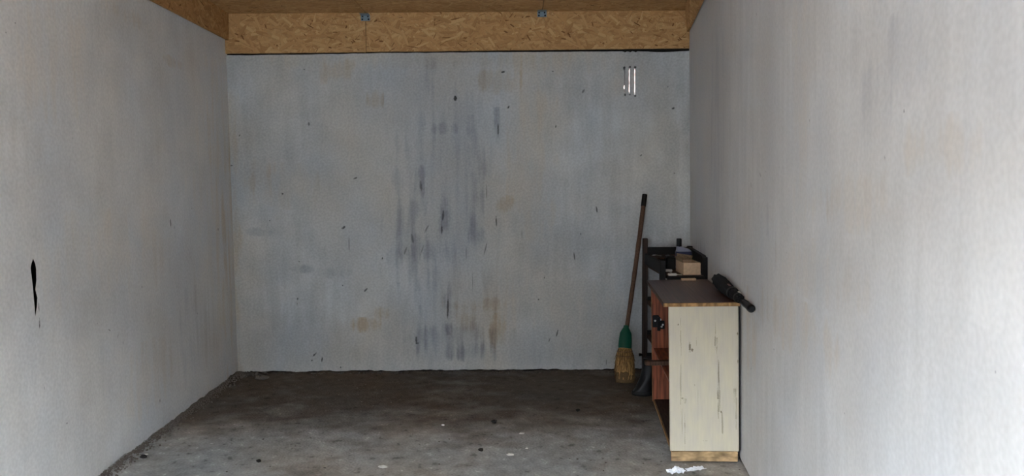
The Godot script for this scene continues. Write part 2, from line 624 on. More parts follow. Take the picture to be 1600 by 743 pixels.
func build_shell() -> void:
	var rough := FastNoiseLite.new()
	rough.seed = 7
	rough.frequency = 0.02
	# --- back wall: four strips of plaster between three narrow vent slits
	var bw := Vector2(3.75, 2.62)
	var st := mb()
	var place := func(p: Vector2) -> Vector3: return Vector3(p.x - 2.25, p.y, BACK)
	var slots := [0.8965, 0.937, 0.979]
	var cuts := [-2.262]
	cuts.append_array(slots)
	cuts.append(1.46)
	var slit := func(x: float, side: float) -> Array:
		var wob := [0.0, 0.0028, 0.0032, 0.0022, 0.0030, 0.0024, 0.0032, 0.0]
		var pts := []
		for k in 8:
			pts.append(Vector2(x + 2.25 + side * wob[k], 2.204 + 0.231 * k / 7.0))
		return pts
	for k in 4:
		var poly := PackedVector2Array()
		var x0: float = cuts[k]
		var x1: float = cuts[k + 1]
		var u := x0
		while u < x1 - 0.004:
			poly.append(Vector2(u + 2.25, ragged(u, rough, 0.016, 0.016)))
			u += 0.012
		poly.append(Vector2(x1 + 2.25, ragged(x1, rough, 0.016, 0.016)))
		if k < 3:
			for p in slit.call(x1, -1.0):
				poly.append(p)
		u = x1
		poly.append(Vector2(x1 + 2.25, 2.545))
		u -= 0.02
		while u > x0 + 0.01:
			poly.append(Vector2(u + 2.25, top_edge(u, rough)))
			u -= 0.02
		poly.append(Vector2(x0 + 2.25, 2.54))
		if k > 0:
			var back_up: Array = slit.call(x0, 1.0)
			back_up.reverse()
			for p in back_up:
				poly.append(p)
		skin(st, poly, place, Vector3.BACK, bw, 0.0)
	for x in slots:
		var ring: Array = slit.call(x, -1.0)
		var other: Array = slit.call(x, 1.0)
		other.reverse()
		ring.append_array(other)
		hole_rim(st, ring, place, Vector3.BACK, 0.03, bw, 0.0)
	var wall := structure(st, "wall_back", M.back, "limewashed grey back wall with dark streaks and three narrow vent slits", "wall")
	var core := mb()
	for r in [[-2.6, 0.84, -0.1, 3.1], [1.06, 1.8, -0.1, 3.1], [0.84, 1.06, -0.1, 2.17], [0.84, 1.06, 2.47, 3.1]]:
		box(core, Vector3(r[0], r[2], BACK - 0.2), Vector3(r[1], r[3], BACK - 0.03))
	put(core, "masonry", M.footing, wall)
	core = mb()
	for r in [[0.84, 0.906, 2.17, 2.262], [0.84, 0.906, 2.292, 2.47], [1.02, 1.06, 2.17, 2.47], [0.906, 1.02, 2.17, 2.20], [0.906, 1.02, 2.45, 2.47]]:
		box(core, Vector3(r[0], r[2], BACK - 0.2), Vector3(r[1], r[3], BACK - 0.031))
	put(core, "vent_lining", M.brick, wall)

	# --- left wall with the black gash
	var lw := Vector2(6.5, 2.9)
	st = mb()
	place = func(p: Vector2) -> Vector3: return Vector3(left_x(-p.x) - 0.014 * p.y / 2.55, p.y, -p.x)
	var gash_far := [Vector2(3.417, 0.93), Vector2(3.433, 0.975), Vector2(3.440, 1.011), Vector2(3.428, 1.05), Vector2(3.440, 1.09), Vector2(3.443, 1.141), Vector2(3.438, 1.165), Vector2(3.424, 1.19)]
	var gash_near := [Vector2(3.417, 0.936), Vector2(3.416, 0.975), Vector2(3.413, 1.011), Vector2(3.411, 1.06), Vector2(3.407, 1.10), Vector2(3.402, 1.151), Vector2(3.410, 1.17), Vector2(3.424, 1.19)]
	var near := PackedVector2Array([Vector2(3.417, 0.012)])
	near.append_array(PackedVector2Array(gash_near))
	near.append_array(PackedVector2Array([Vector2(3.424, 2.88), Vector2(-1.35, 2.88), Vector2(-1.35, 0.012)]))
	skin(st, near, place, Vector3.RIGHT, lw, 0.0)
	var far := PackedVector2Array()
	var z := 6.15
	while z > 3.42:
		far.append(Vector2(z, ragged(z, rough, 0.022, 0.02)))
		z -= 0.02
	far.append(Vector2(3.417, 0.012))
	far.append_array(PackedVector2Array(gash_far))
	far.append_array(PackedVector2Array([Vector2(3.424, 2.88), Vector2(6.15, 2.88)]))
	skin(st, far, place, Vector3.RIGHT, lw, 0.0)
	var lip := gash_far.duplicate()
	var rev := gash_near.duplicate()
	rev.reverse()
	lip.append_array(rev.slice(1, 7))
	wall = structure(st, "wall_left", M.left, "limewashed left wall with a narrow black gash in the plaster", "wall")
	core = mb()
	box(core, Vector3(-2.55, -0.1, -6.3), Vector3(-2.30, 3.1, 1.44))
	put(core, "masonry", M.footing, wall)

	# --- right wall, leaning in a little
	st = mb()
	place = func(p: Vector2) -> Vector3: return Vector3(right_x(-p.x) + right_lean(p.y), p.y, -p.x)
	var poly := PackedVector2Array()
	z = -1.35
	while z < 6.14:
		poly.append(Vector2(z, ragged(z, rough, 0.010, 0.008)))
		z += 0.025
	poly.append_array(PackedVector2Array([Vector2(6.14, 0.01), Vector2(6.14, 2.95), Vector2(-1.35, 2.95)]))
	skin(st, poly, place, Vector3.LEFT, lw, 0.0)
	wall = structure(st, "wall_right", M.right, "pale limewashed right wall, brightest towards the door opening", "wall")
	core = mb()
	for s in 10:
		var z0 := -6.3 + s * 0.81
		var x := right_x(z0) + 0.012
		box(core, Vector3(x, -0.1, z0), Vector3(x + 0.3, 3.1, z0 + 0.81))
	put(core, "masonry", M.footing, wall)

	# --- front wall with the door opening the photograph looks through
	st = mb()
	box(st, Vector3(-2.6, LINTEL, DOOR), Vector3(1.6, 3.1, DOOR + 0.25), 0.01)
	box(st, Vector3(-2.6, -0.1, DOOR), Vector3(-1.97, LINTEL + 0.01, DOOR + 0.25), 0.01)
	box(st, Vector3(0.69, -0.1, DOOR), Vector3(1.6, LINTEL + 0.01, DOOR + 0.25), 0.01)
	structure(st, "wall_front", M.outer, "plastered front wall around the open garage door", "wall")

	# --- floor
	st = mb()
	var fn := FastNoiseLite.new()
	fn.seed = 21
	fn.frequency = 0.9
	fn.fractal_octaves = 4
	var nx := 110
	var nz := 150
	var hgt := func(i: int, j: int) -> Vector3:
		var zz := -6.22 + 7.68 * j / nz
		var xx := -2.32 + 3.9 * i / nx
		var y := 0.006 * fn.get_noise_2d(xx * 2.0, zz * 2.0) + 0.003 * fn.get_noise_2d(xx * 12.0, zz * 12.0)
		var dl := xx - left_x(zz)
		y += 0.028 * smoothstep(0.16, 0.0, dl) * (0.6 + 0.9 * fn.get_noise_2d(zz * 9.0, 40.0))
		y += 0.012 * smoothstep(0.12, 0.0, zz - BACK) * (0.5 + fn.get_noise_2d(xx * 9.0, 80.0))
		return Vector3(xx, y - 0.002, zz)
	var grid := []
	for j in nz + 1:
		for i in nx + 1:
			grid.append(hgt.call(i, j))
	for j in nz:
		for i in nx:
			var at := j * (nx + 1) + i
			for tri in [[at, at + 1, at + nx + 2], [at, at + nx + 2, at + nx + 1]]:
				for k in tri:
					var gi: int = k % (nx + 1)
					var gj: int = k / (nx + 1)
					var l: Vector3 = grid[k - 1] if gi > 0 else grid[k]
					var r: Vector3 = grid[k + 1] if gi < nx else grid[k]
					var u: Vector3 = grid[k - nx - 1] if gj > 0 else grid[k]
					var d: Vector3 = grid[k + nx + 1] if gj < nz else grid[k]
					vert(st, grid[k], (d - u).cross(r - l).normalized(), Vector2((grid[k].x + 2.32) / 3.9, (grid[k].z + 6.22) / 6.5))
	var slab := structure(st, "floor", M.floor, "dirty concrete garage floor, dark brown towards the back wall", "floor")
	core = mb()
	box(core, Vector3(-2.6, -0.3, -6.4), Vector3(1.8, -0.03, 1.46))
	put(core, "slab", M.footing, slab)

	# --- ceiling of strand board sheets
	var ceil := node("ceiling", "low ceiling of brown strand board sheets", "ceiling")
	ceil.set_meta("kind", "structure")
	var xs := [-2.3, -1.134, 0.248, 1.5]
	for r in 6:
		for k in 3:
			st = mb()
			var z0 := -6.16 + r * 1.25
			var drop := -0.012 * r
			box(st, Vector3(xs[k] + 0.002, 2.857 + drop, z0 + 0.002), Vector3(xs[k + 1] - 0.002, 2.875 + drop, z0 + 1.248), 0.003)
			put(st, "strand_board", M.board_dark, ceil)
	st = mb()
	box(st, Vector3(-2.6, 2.89, -6.4), Vector3(1.8, 3.1, 1.45))
	put(st, "roof_deck", M.footing, ceil)
	# --- board along the top of the back wall
	var trim := node("trim_1", "strand board strip above the back wall with two small steel brackets", "trim")
	trim.set_meta("kind", "structure")
	for r in [[-2.24, -1.1365, 2.549, 2.553], [-1.1325, 1.403, 2.555, 2.566]]:
		st = mb()
		var a := Vector3(r[0], r[2], BACK + 0.004)
		var b := Vector3(r[1], r[3], BACK + 0.004)
		var deep := Vector3(0, 0, 0.016)
		var ta := Vector3(r[0], 2.86, BACK + 0.004)
		var tb := Vector3(r[1], 2.86, BACK + 0.004)
		var steps := 24
		for s in steps:
			var f0 := float(s) / steps
			var f1 := float(s + 1) / steps
			var w0 := Vector3(0, 0.004 * rough.get_noise_1d(f0 * 300.0), 0)
			var w1 := Vector3(0, 0.004 * rough.get_noise_1d(f1 * 300.0), 0)
			var p0 := a.lerp(b, f0) + w0
			var p1 := a.lerp(b, f1) + w1
			var q0 := ta.lerp(tb, f0)
			var q1 := ta.lerp(tb, f1)
			face(st, [p0 + deep + Vector3(0, 0.002, 0), p1 + deep + Vector3(0, 0.002, 0), q1 + deep, q0 + deep], Vector3.BACK)
			face(st, [p0, p1, p1 + deep + Vector3(0, 0.002, 0), p0 + deep + Vector3(0, 0.002, 0)], Vector3.DOWN)
			face(st, [p0, p1, q1, q0], Vector3.FORWARD)
		face(st, [a, a + deep, ta + deep, ta], Vector3.LEFT)
		face(st, [b, b + deep, tb + deep, tb], Vector3.RIGHT)
		put(st, "strand_board", M.board, trim)
	for c in [[-1.135, 2.822, 0.0], [0.247, 2.842, 0.0]]:
		st = mb()
		var o := Vector3(c[0], c[1], BACK + 0.022)
		box(st, o + Vector3(-0.036, -0.028, -0.002), o + Vector3(0.036, 0.018, 0.001), 0.001)
		box(st, o + Vector3(-0.036, 0.014, 0.0), o + Vector3(0.036, 0.018, 0.06), 0.001)
		var br := put(st, "steel_bracket", M.zinc, trim)
		for q in [[-0.024, -0.016], [0.024, -0.016], [-0.022, 0.006], [0.020, 0.006]]:
			st = mb()
			tube(st, [o + Vector3(q[0], q[1], 0.001), o + Vector3(q[0], q[1], 0.004)], [0.007, 0.005], 8, 0.0, Vector3.UP)
			put(st, "screw", M.iron, br)
	# --- boards along the side walls
	trim = node("trim_2", "strand board strip along the top of the left wall", "trim")
	trim.set_meta("kind", "structure")
	var l0 := Vector3(left_x(-6.11) + 0.0, 2.652, -6.11)
	var l1 := Vector3(left_x(0.0) + 0.0, 2.56, 0.0)
	side_board(trim, l0, l1, Vector3(-2.222, 2.865, -6.11), Vector3(-2.03, 2.86, 0.0), Vector3.RIGHT)
	trim = node("trim_3", "slanted strand board strip along the top of the right wall", "trim")
	trim.set_meta("kind", "structure")
	var r0 := Vector3(right_x(-6.11) - 0.040, 2.692, -6.11)
	var r1 := Vector3(right_x(-5.26) - 0.052, 2.732, -5.26)
	var r2 := Vector3(right_x(0.0) - 0.052, 2.74, 0.0)
	side_board(trim, r0, r1, Vector3(1.384, 2.865, -6.11), Vector3(1.225, 2.865, -5.26), Vector3.LEFT)
	side_board(trim, r1 + Vector3(0, 0, 0.003), r2, Vector3(1.225, 2.865, -5.257), Vector3(0.62, 2.865, 0.0), Vector3.LEFT)

func top_edge(x: float, f: FastNoiseLite) -> float:
	var base: float = lerpf(2.539, 2.549, smoothstep(-1.9, -0.9, x))
	if x > 1.0:
		base = 2.549 - 0.007 * sin(clampf((x - 1.0) / 0.4, 0.0, 1.0) * PI)
	return base + 0.004 * f.get_noise_1d(x * 260.0)

func side_board(parent: Node, a: Vector3, b: Vector3, ta: Vector3, tb: Vector3, out: Vector3) -> void:
	var st := mb()
	var deep := out * 0.018
	var uv := [Vector2(a.z, -a.y), Vector2(b.z, -b.y), Vector2(tb.z, -tb.y), Vector2(ta.z, -ta.y)]
	face(st, [a + deep, b + deep, tb + deep, ta + deep], out, uv)
	face(st, [a, b, b + deep, a + deep], Vector3.DOWN)
	face(st, [a, b, tb, ta], -out, uv)
	face(st, [a, a + deep, ta + deep, ta], Vector3.FORWARD)
	face(st, [b, b + deep, tb + deep, tb], Vector3.BACK)
	put(st, "strand_board", M.board_side, parent)

# ---------------------------------------------------------------- outside, behind the camera
const DOOR := 1.2
const LINTEL := 2.46

func build_outside() -> void:
	var st := mb()
	box(st, Vector3(-14, -0.25, 1.46), Vector3(14, -0.02, 16), 0.0)
	structure(st, "ground", M.yard, "unseen concrete yard in front of the garage, added for its bounce light", "ground")  # unseen ground, added and kept dark for the light it bounces inside
	st = mb()
	box(st, Vector3(-14, -0.1, 9.0), Vector3(14, 4.8, 9.4), 0.02)
	structure(st, "wall_sky_block", M.outer, "unseen long wall added across the yard to block low sky light", "wall")  # unseen wall, added to cut the low sky and grade light indoors
	st = mb()
	box(st, Vector3(-1.5, -0.1, -9.0), Vector3(4.5, 3.4, -8.7), 0.02)
	structure(st, "wall_slit_dimmer", M.brick, "pinkish wall added behind the garage to dim the light in the vent slits", "wall")  # added so the vent slits show a dimmer surface than open sky

# ---------------------------------------------------------------- cabinet
func build_cabinet() -> void:
	var t := node("cabinet", "open-fronted cabinet with a worn cream end panel and dark brown top", "cabinet", Vector3(0.851, 0.0, -4.083), -0.085)
	t.rotation.z = 0.016
	var st := mb()
	# cream end panel with its own uv
	var lo := Vector3(0.0, 0.058, -0.018)
	var hi := Vector3(0.367, 0.848, 0.0)
	box(st, lo, hi, 0.0015)
	var tool := MeshDataTool.new()
	tool.create_from_surface(st.commit(), 0)
	for i in tool.get_vertex_count():
		var p := tool.get_vertex(i)
		tool.set_vertex_uv(i, Vector2((p.x - lo.x) / (hi.x - lo.x), 1.0 - (p.y - lo.y) / (hi.y - lo.y)))
	var am := ArrayMesh.new()
	tool.commit_to_surface(am)
	var o := MeshInstance3D.new()
	o.name = "end_panel"
	o.mesh = am
	o.material_override = M.cream
	o.set_meta("label", "end panel in scuffed cream paint")
	t.add_child(o, true)
	st = mb()
	box(st, Vector3(0.0, 0.058, -0.978), Vector3(0.367, 0.848, -0.960), 0.0015)
	put(st, "inner_panel", M.veneer, t, "reddish brown far end panel")
	st = mb()
	box(st, Vector3(-0.002, 0.058, -0.9785), Vector3(0.0, 0.848, -0.9595), 0.0005)
	put(st, "panel_edging", M.oak, t)
	st = mb()
	box(st, Vector3(0.360, 0.060, -0.960), Vector3(0.366, 0.847, -0.018), 0.0)
	put(st, "back_panel", M.veneer, t)
	st = mb()
	box(st, Vector3(0.012, 0.056, -0.960), Vector3(0.36, 0.074, -0.018), 0.0015)
	put(st, "bottom_board", M.post, t, "grimy bottom board, darkened for the shade inside the cabinet")  # grime plus interior shade put into the dark wood colour
	st = mb()
	box(st, Vector3(0.004, 0.054, -0.960), Vector3(0.012, 0.070, -0.002), 0.001)
	put(st, "bottom_edging", M.oak, t, "pale front edge of the bottom board")
	st = mb()
	box(st, Vector3(0.01, 0.405, -0.960), Vector3(0.36, 0.421, -0.018), 0.0015)
	put(st, "shelf", M.veneer, t)
	st = mb()
	box(st, Vector3(0.006, 0.0, -0.016), Vector3(0.362, 0.055, -0.004), 0.002)
	put(st, "plinth", M.plinth, t, "raw wooden plinth board")
	st = mb()
	box(st, Vector3(0.03, 0.0, -0.95), Vector3(0.042, 0.055, -0.018), 0.001)
	put(st, "plinth", M.brown_wood, t)
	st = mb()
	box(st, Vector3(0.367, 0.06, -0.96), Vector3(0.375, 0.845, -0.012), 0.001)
	put(st, "gap_shade_strip", M.black_wood, t, "added dark strip for the shade in the wall gap")  # added dark strip, stands in for shade between cabinet and wall
	# top board with a bare wood edge round it
	st = mb()
	box(st, Vector3(-0.025, 0.850, -1.0), Vector3(0.372, 0.8685, 0.006), 0.001)
	put(st, "top_board", M.laminate, t, "dark brown laminated top")
	st = mb()
	box(st, Vector3(-0.028, 0.8485, 0.005), Vector3(0.374, 0.8685, 0.012), 0.0015)
	put(st, "top_edging", M.oak, t, "bare wooden front edge of the top")
	st = mb()
	box(st, Vector3(-0.029, 0.849, -1.0), Vector3(-0.025, 0.868, 0.005), 0.001)
	put(st, "top_edging", M.brown_wood, t)
	# dark iron fitting on the inner panel
	st = mb()
	box(st, Vector3(0.004, 0.560, -0.960), Vector3(0.046, 0.640, -0.946), 0.004)
	box(st, Vector3(0.040, 0.548, -0.960), Vector3(0.082, 0.604, -0.945), 0.004)
	tube(st, [Vector3(0.043, 0.54, -0.94), Vector3(0.043, 0.63, -0.94)], [0.011, 0.010], 10)
	var h := put(st, "hinge", M.iron, t, "dark iron fitting with bright screws")
	for p in [[0.02, 0.605], [0.062, 0.565], [0.07, 0.578], [0.056, 0.612]]:
		st = mb()
		tube(st, [Vector3(p[0], p[1], -0.945), Vector3(p[0], p[1], -0.938)], [0.007, 0.005], 8, 0.0, Vector3.UP)
		put(st, "screw", M.steel, h)
	# wooden lath lying on the shelf, its end poking out of the open front
	var lath := mb()
	var xf := Transform3D(Basis(Vector3.UP, 0.06), t.transform * Vector3(0.12, 0.429, -0.45))
	box(lath, Vector3(-0.215, 0.0, -0.02), Vector3(0.2, 0.026, 0.02), 0.002)
	var l := put(lath, "wooden_lath", M.brown_wood)
	l.transform = xf
	tag(l, "brown wooden lath lying on the cabinet shelf, its end poking out", "wood")
	# thin offcut lying on the top
	st = mb()
	box(st, Vector3(-0.047, 0.0, -0.012), Vector3(0.047, 0.014, 0.012), 0.001)
	var s := put(st, "wood_offcut", M.card)
	s.transform = Transform3D(Basis(Vector3.UP, 0.02), Vector3(1.154, 0.8745, -5.00))
	tag(s, "short pale wooden offcut on the back edge of the cabinet top", "wood")

# ---------------------------------------------------------------- rack
func build_rack() -> void:
	var t := node("rack", "dark wooden rack with sloping shelves standing in the back right corner", "rack")
	# posts lean with the wall on the right
	for p in [[1.042, -6.00, 1.083, 0.019], [1.032, -5.25, 0.985, 0.019], [1.322, -5.25, 1.003, 0.019], [1.392, -6.00, 1.02, 0.020]]:
		var st := mb()
		box(st, Vector3(p[0] - p[3], 0.0, p[1] - p[3]), Vector3(p[0] + p[3], p[2], p[1] + p[3]), 0.003)
		put(st, "post", M.post if p[2] > 1.05 else M.black_wood, t)
	var st := mb()
	box(st, Vector3(1.05, 0.945, -6.015), Vector3(1.375, 1.012, -5.99), 0.003)
	put(st, "rear_rail", M.black_wood, t)
	# side aprons, from the rear to the front post
	for q in [[1.045, 1.048, 0.882, 0.965, 0.011], [1.392, 1.322, 0.882, 1.012, 0.015]]:
		st = mb()
		var a := Vector3(q[0], q[2], -5.98)
		var b := Vector3(q[1], q[2], -5.268)
		var d := (b - a)
		var xf := Transform3D(Basis(Vector3.UP, atan2(d.x, d.z)), a)
		box(st, Vector3(-q[4], 0, 0), Vector3(q[4], q[3] - q[2], d.length()), 0.003, xf)
		put(st, "side_rail", M.black_wood, t)
	# tray board
	st = mb()
	box(st, Vector3(1.058, 0.858, -5.98), Vector3(1.30, 0.880, -5.19), 0.002)
	put(st, "tray", M.brown_wood, t, "dark brown tray board")
	st = mb()
	box(st, Vector3(1.052, 0.846, -5.19), Vector3(1.302, 0.881, -5.172), 0.002)
	put(st, "front_rail", M.black_wood, t)
	# lower shelves sag towards the front
	for q in [[0.598, 0.02], [0.330, 0.035], [0.150, 0.03]]:
		st = mb()
		var xf := Transform3D(Basis(Vector3.RIGHT, q[1]), Vector3(0, q[0], -5.98))
		box(st, Vector3(1.056, -0.03, 0.02), Vector3(1.34, 0.0, 0.71), 0.002, xf)
		put(st, "shelf", M.old_wood, t)
		st = mb()
		box(st, Vector3(1.05, q[0] - 0.012, -6.012), Vector3(1.37, q[0] + 0.024, -5.985), 0.002)
		put(st, "rear_rail", M.black_wood, t)
	st = mb()
	tube(st, [Vector3(1.02, 0.165, -5.985), Vector3(0.998, 0.165, -5.98)], [0.009, 0.013], 8, 0.0, Vector3.UP)
	put(st, "peg", M.black_wood, t)
	st = mb()
	tube(st, [Vector3(1.035, 0.325, -5.62), Vector3(1.04, 0.285, -5.40)], [Vector2(0.012, 0.016), Vector2(0.013, 0.02)], 6)
	put(st, "brace", M.plinth, t, "lighter wooden brace")

func build_on_rack() -> void:
	# cardboard box with open flaps
	var t := node("cardboard_box", "small open cardboard box on the rack tray behind the cabinet top", "box", Vector3(1.177, 0.881, -5.25))
	var st := mb()
	var th := 0.004
	box(st, Vector3(0, 0, -0.25), Vector3(0.118, th, 0))
	box(st, Vector3(0, th, -th), Vector3(0.118, 0.082, 0), 0.0008)
	box(st, Vector3(0, th, -0.25), Vector3(0.118, 0.082, -0.25 + th), 0.0008)
	box(st, Vector3(0, th, -0.25 + th), Vector3(th, 0.082, -th), 0.0008)
	box(st, Vector3(0.118 - th, th, -0.25 + th), Vector3(0.118, 0.082, -th), 0.0008)
	put(st, "carton", M.card, t)
	for f in [[Vector3(0.002, 0.082, -0.246), Vector3(0.002, 0.082, -0.02), Vector3(-0.004, 0.108, -0.02), Vector3(-0.004, 0.108, -0.246)],
			[Vector3(0.004, 0.082, -0.248), Vector3(0.114, 0.082, -0.248), Vector3(0.114, 0.112, -0.22), Vector3(0.004, 0.128, -0.235)],
			[Vector3(0.116, 0.082, -0.24), Vector3(0.116, 0.082, -0.01), Vector3(0.085, 0.094, -0.02), Vector3(0.075, 0.106, -0.23)]]:
		st = mb()
		var n: Vector3 = (f[1] - f[0]).cross(f[2] - f[0]).normalized() * 0.0018
		var top := []
		var low := []
		for p in f:
			top.append(p + n)
			low.append(p - n)
		face(st, top, n)
		face(st, low, -n)
		for k in 4:
			var m := (k + 1) % 4
			face(st, [low[k], low[m], top[m], top[k]], (f[k] + f[m]) / 2.0 - (f[0] + f[1] + f[2] + f[3]) / 4.0)
		put(st, "flap", M.card_in, t)
	# oil can: jug with a blue label and a black cap
	t = node("oil_can", "pale plastic jug with blue label and black cap behind the cardboard box", "jug", Vector3(1.255, 0.881, -5.60))
	var rings := []
	for q in [[0.0, 0.052, 0.030, 0.0], [0.01, 0.058, 0.034, 0.0], [0.12, 0.058, 0.034, 0.0], [0.142, 0.052, 0.030, -0.002], [0.155, 0.040, 0.024, -0.012], [0.162, 0.026, 0.020, -0.026], [0.170, 0.018, 0.018, -0.034]]:
		rings.append(rounded(Vector3(q[3], q[0], 0), q[1], q[2], 20))
	st = mb()
	loft(st, rings)
	put(st, "body", M.pale, t)
	rings = []
	for y in [0.025, 0.028, 0.130, 0.133]:
		var g: float = 0.0585 if y in [0.025, 0.133] else 0.0595
		rings.append(rounded(Vector3(0, y, 0), g, g - 0.024, 20))
	st = mb()
	loft(st, rings)
	put(st, "label_sleeve", M.blue, t, "blue label")
	st = mb()
	var cp := Vector3(-0.034, 0, 0)
	tube(st, [cp + Vector3(0, 0.166, 0), cp + Vector3(0, 0.170, 0), cp + Vector3(0, 0.222, 0), cp + Vector3(0, 0.227, 0)], [0.018, 0.0195, 0.0190, 0.0165], 18)
	put(st, "cap", M.black, t, "black screw cap")
	# black canister
	t = node("canister", "black canister on the rack tray left of the cardboard box", "canister", Vector3(1.158, 0.881, -5.60))
	st = mb()
	box(st, Vector3(-0.033, 0, -0.03), Vector3(0.033, 0.090, 0.03), 0.006)
	put(st, "body", M.black, t)
	st = mb()
	box(st, Vector3(-0.028, 0.090, -0.025), Vector3(0.028, 0.102, 0.025), 0.004)
	put(st, "lid", M.black, t)
	# flat case at the back of the tray
	t = node("flat_case", "flat dark case with brown lid at the back of the rack tray", "case", Vector3(1.075, 0.881, -5.70))
	st = mb()
	box(st, Vector3(0, 0, -0.26), Vector3(0.20, 0.066, 0), 0.003)
	put(st, "body", M.black, t)
	st = mb()
	box(st, Vector3(-0.003, 0.067, -0.262), Vector3(0.203, 0.077, 0.004), 0.002)
	put(st, "lid", M.brown_wood, t)
	# paper slips on it
	for q in [[1.105, 0.961, -5.84, 0.07, 0.35, "thin white paper slip on the flat case beside the tall rack post"], [1.195, 0.961, -5.80, 0.06, -0.12, "white paper slip on the flat case beside the plastic jug"]]:
		st = mb()
		var sag := []
		for k in 7:
			var f := k / 6.0
			sag.append(Vector3((f - 0.5) * q[3], 0.004 * sin(f * 5.0) + 0.006, 0))
		for k in 6:
			var a: Vector3 = sag[k]
			var b: Vector3 = sag[k + 1]
			var wz := Vector3(0, 0, 0.018)
			face(st, [a - wz, b - wz, b + wz, a + wz], Vector3.UP)
			face(st, [a - wz - Vector3(0, 0.001, 0), b - wz - Vector3(0, 0.001, 0), b + wz - Vector3(0, 0.001, 0), a + wz - Vector3(0, 0.001, 0)], Vector3.DOWN)
		var s := put(st, "paper_slip", M.paper)
		s.transform = Transform3D(Basis(Vector3.UP, q[4]), Vector3(q[0], q[1] - 0.003, q[2]))
		tag(s, q[5], "paper", "paper slips on the rack")
	# white plastic bracket, flat on the tray
	st = mb()
	box(st, Vector3(0.0, 0, -0.27), Vector3(0.068, 0.018, -0.235), 0.004)
	box(st, Vector3(0.040, 0.0, -0.24), Vector3(0.047, 0.006, -0.02), 0.003)
	box(st, Vector3(-0.008, 0, -0.03), Vector3(0.05, 0.016, 0.0), 0.004)
	box(st, Vector3(0.045, 0.0, -0.05), Vector3(0.095, 0.006, -0.038), 0.002)
	var o := put(st, "plastic_bracket", M.white)
	o.position = Vector3(1.072, 0.881, -5.20)
	tag(o, "white plastic bracket lying on the rack tray left of the cardboard box", "bracket")

func rounded(at: Vector3, rx: float, rz: float, n: int) -> Array:
	var ring := []
	for j in n:
		var a := TAU * j / n
		var c := cos(a)
		var s := sin(a)
		ring.append(at + Vector3(signf(c) * pow(absf(c), 0.55) * rx, 0, signf(s) * pow(absf(s), 0.55) * rz))
	return ring

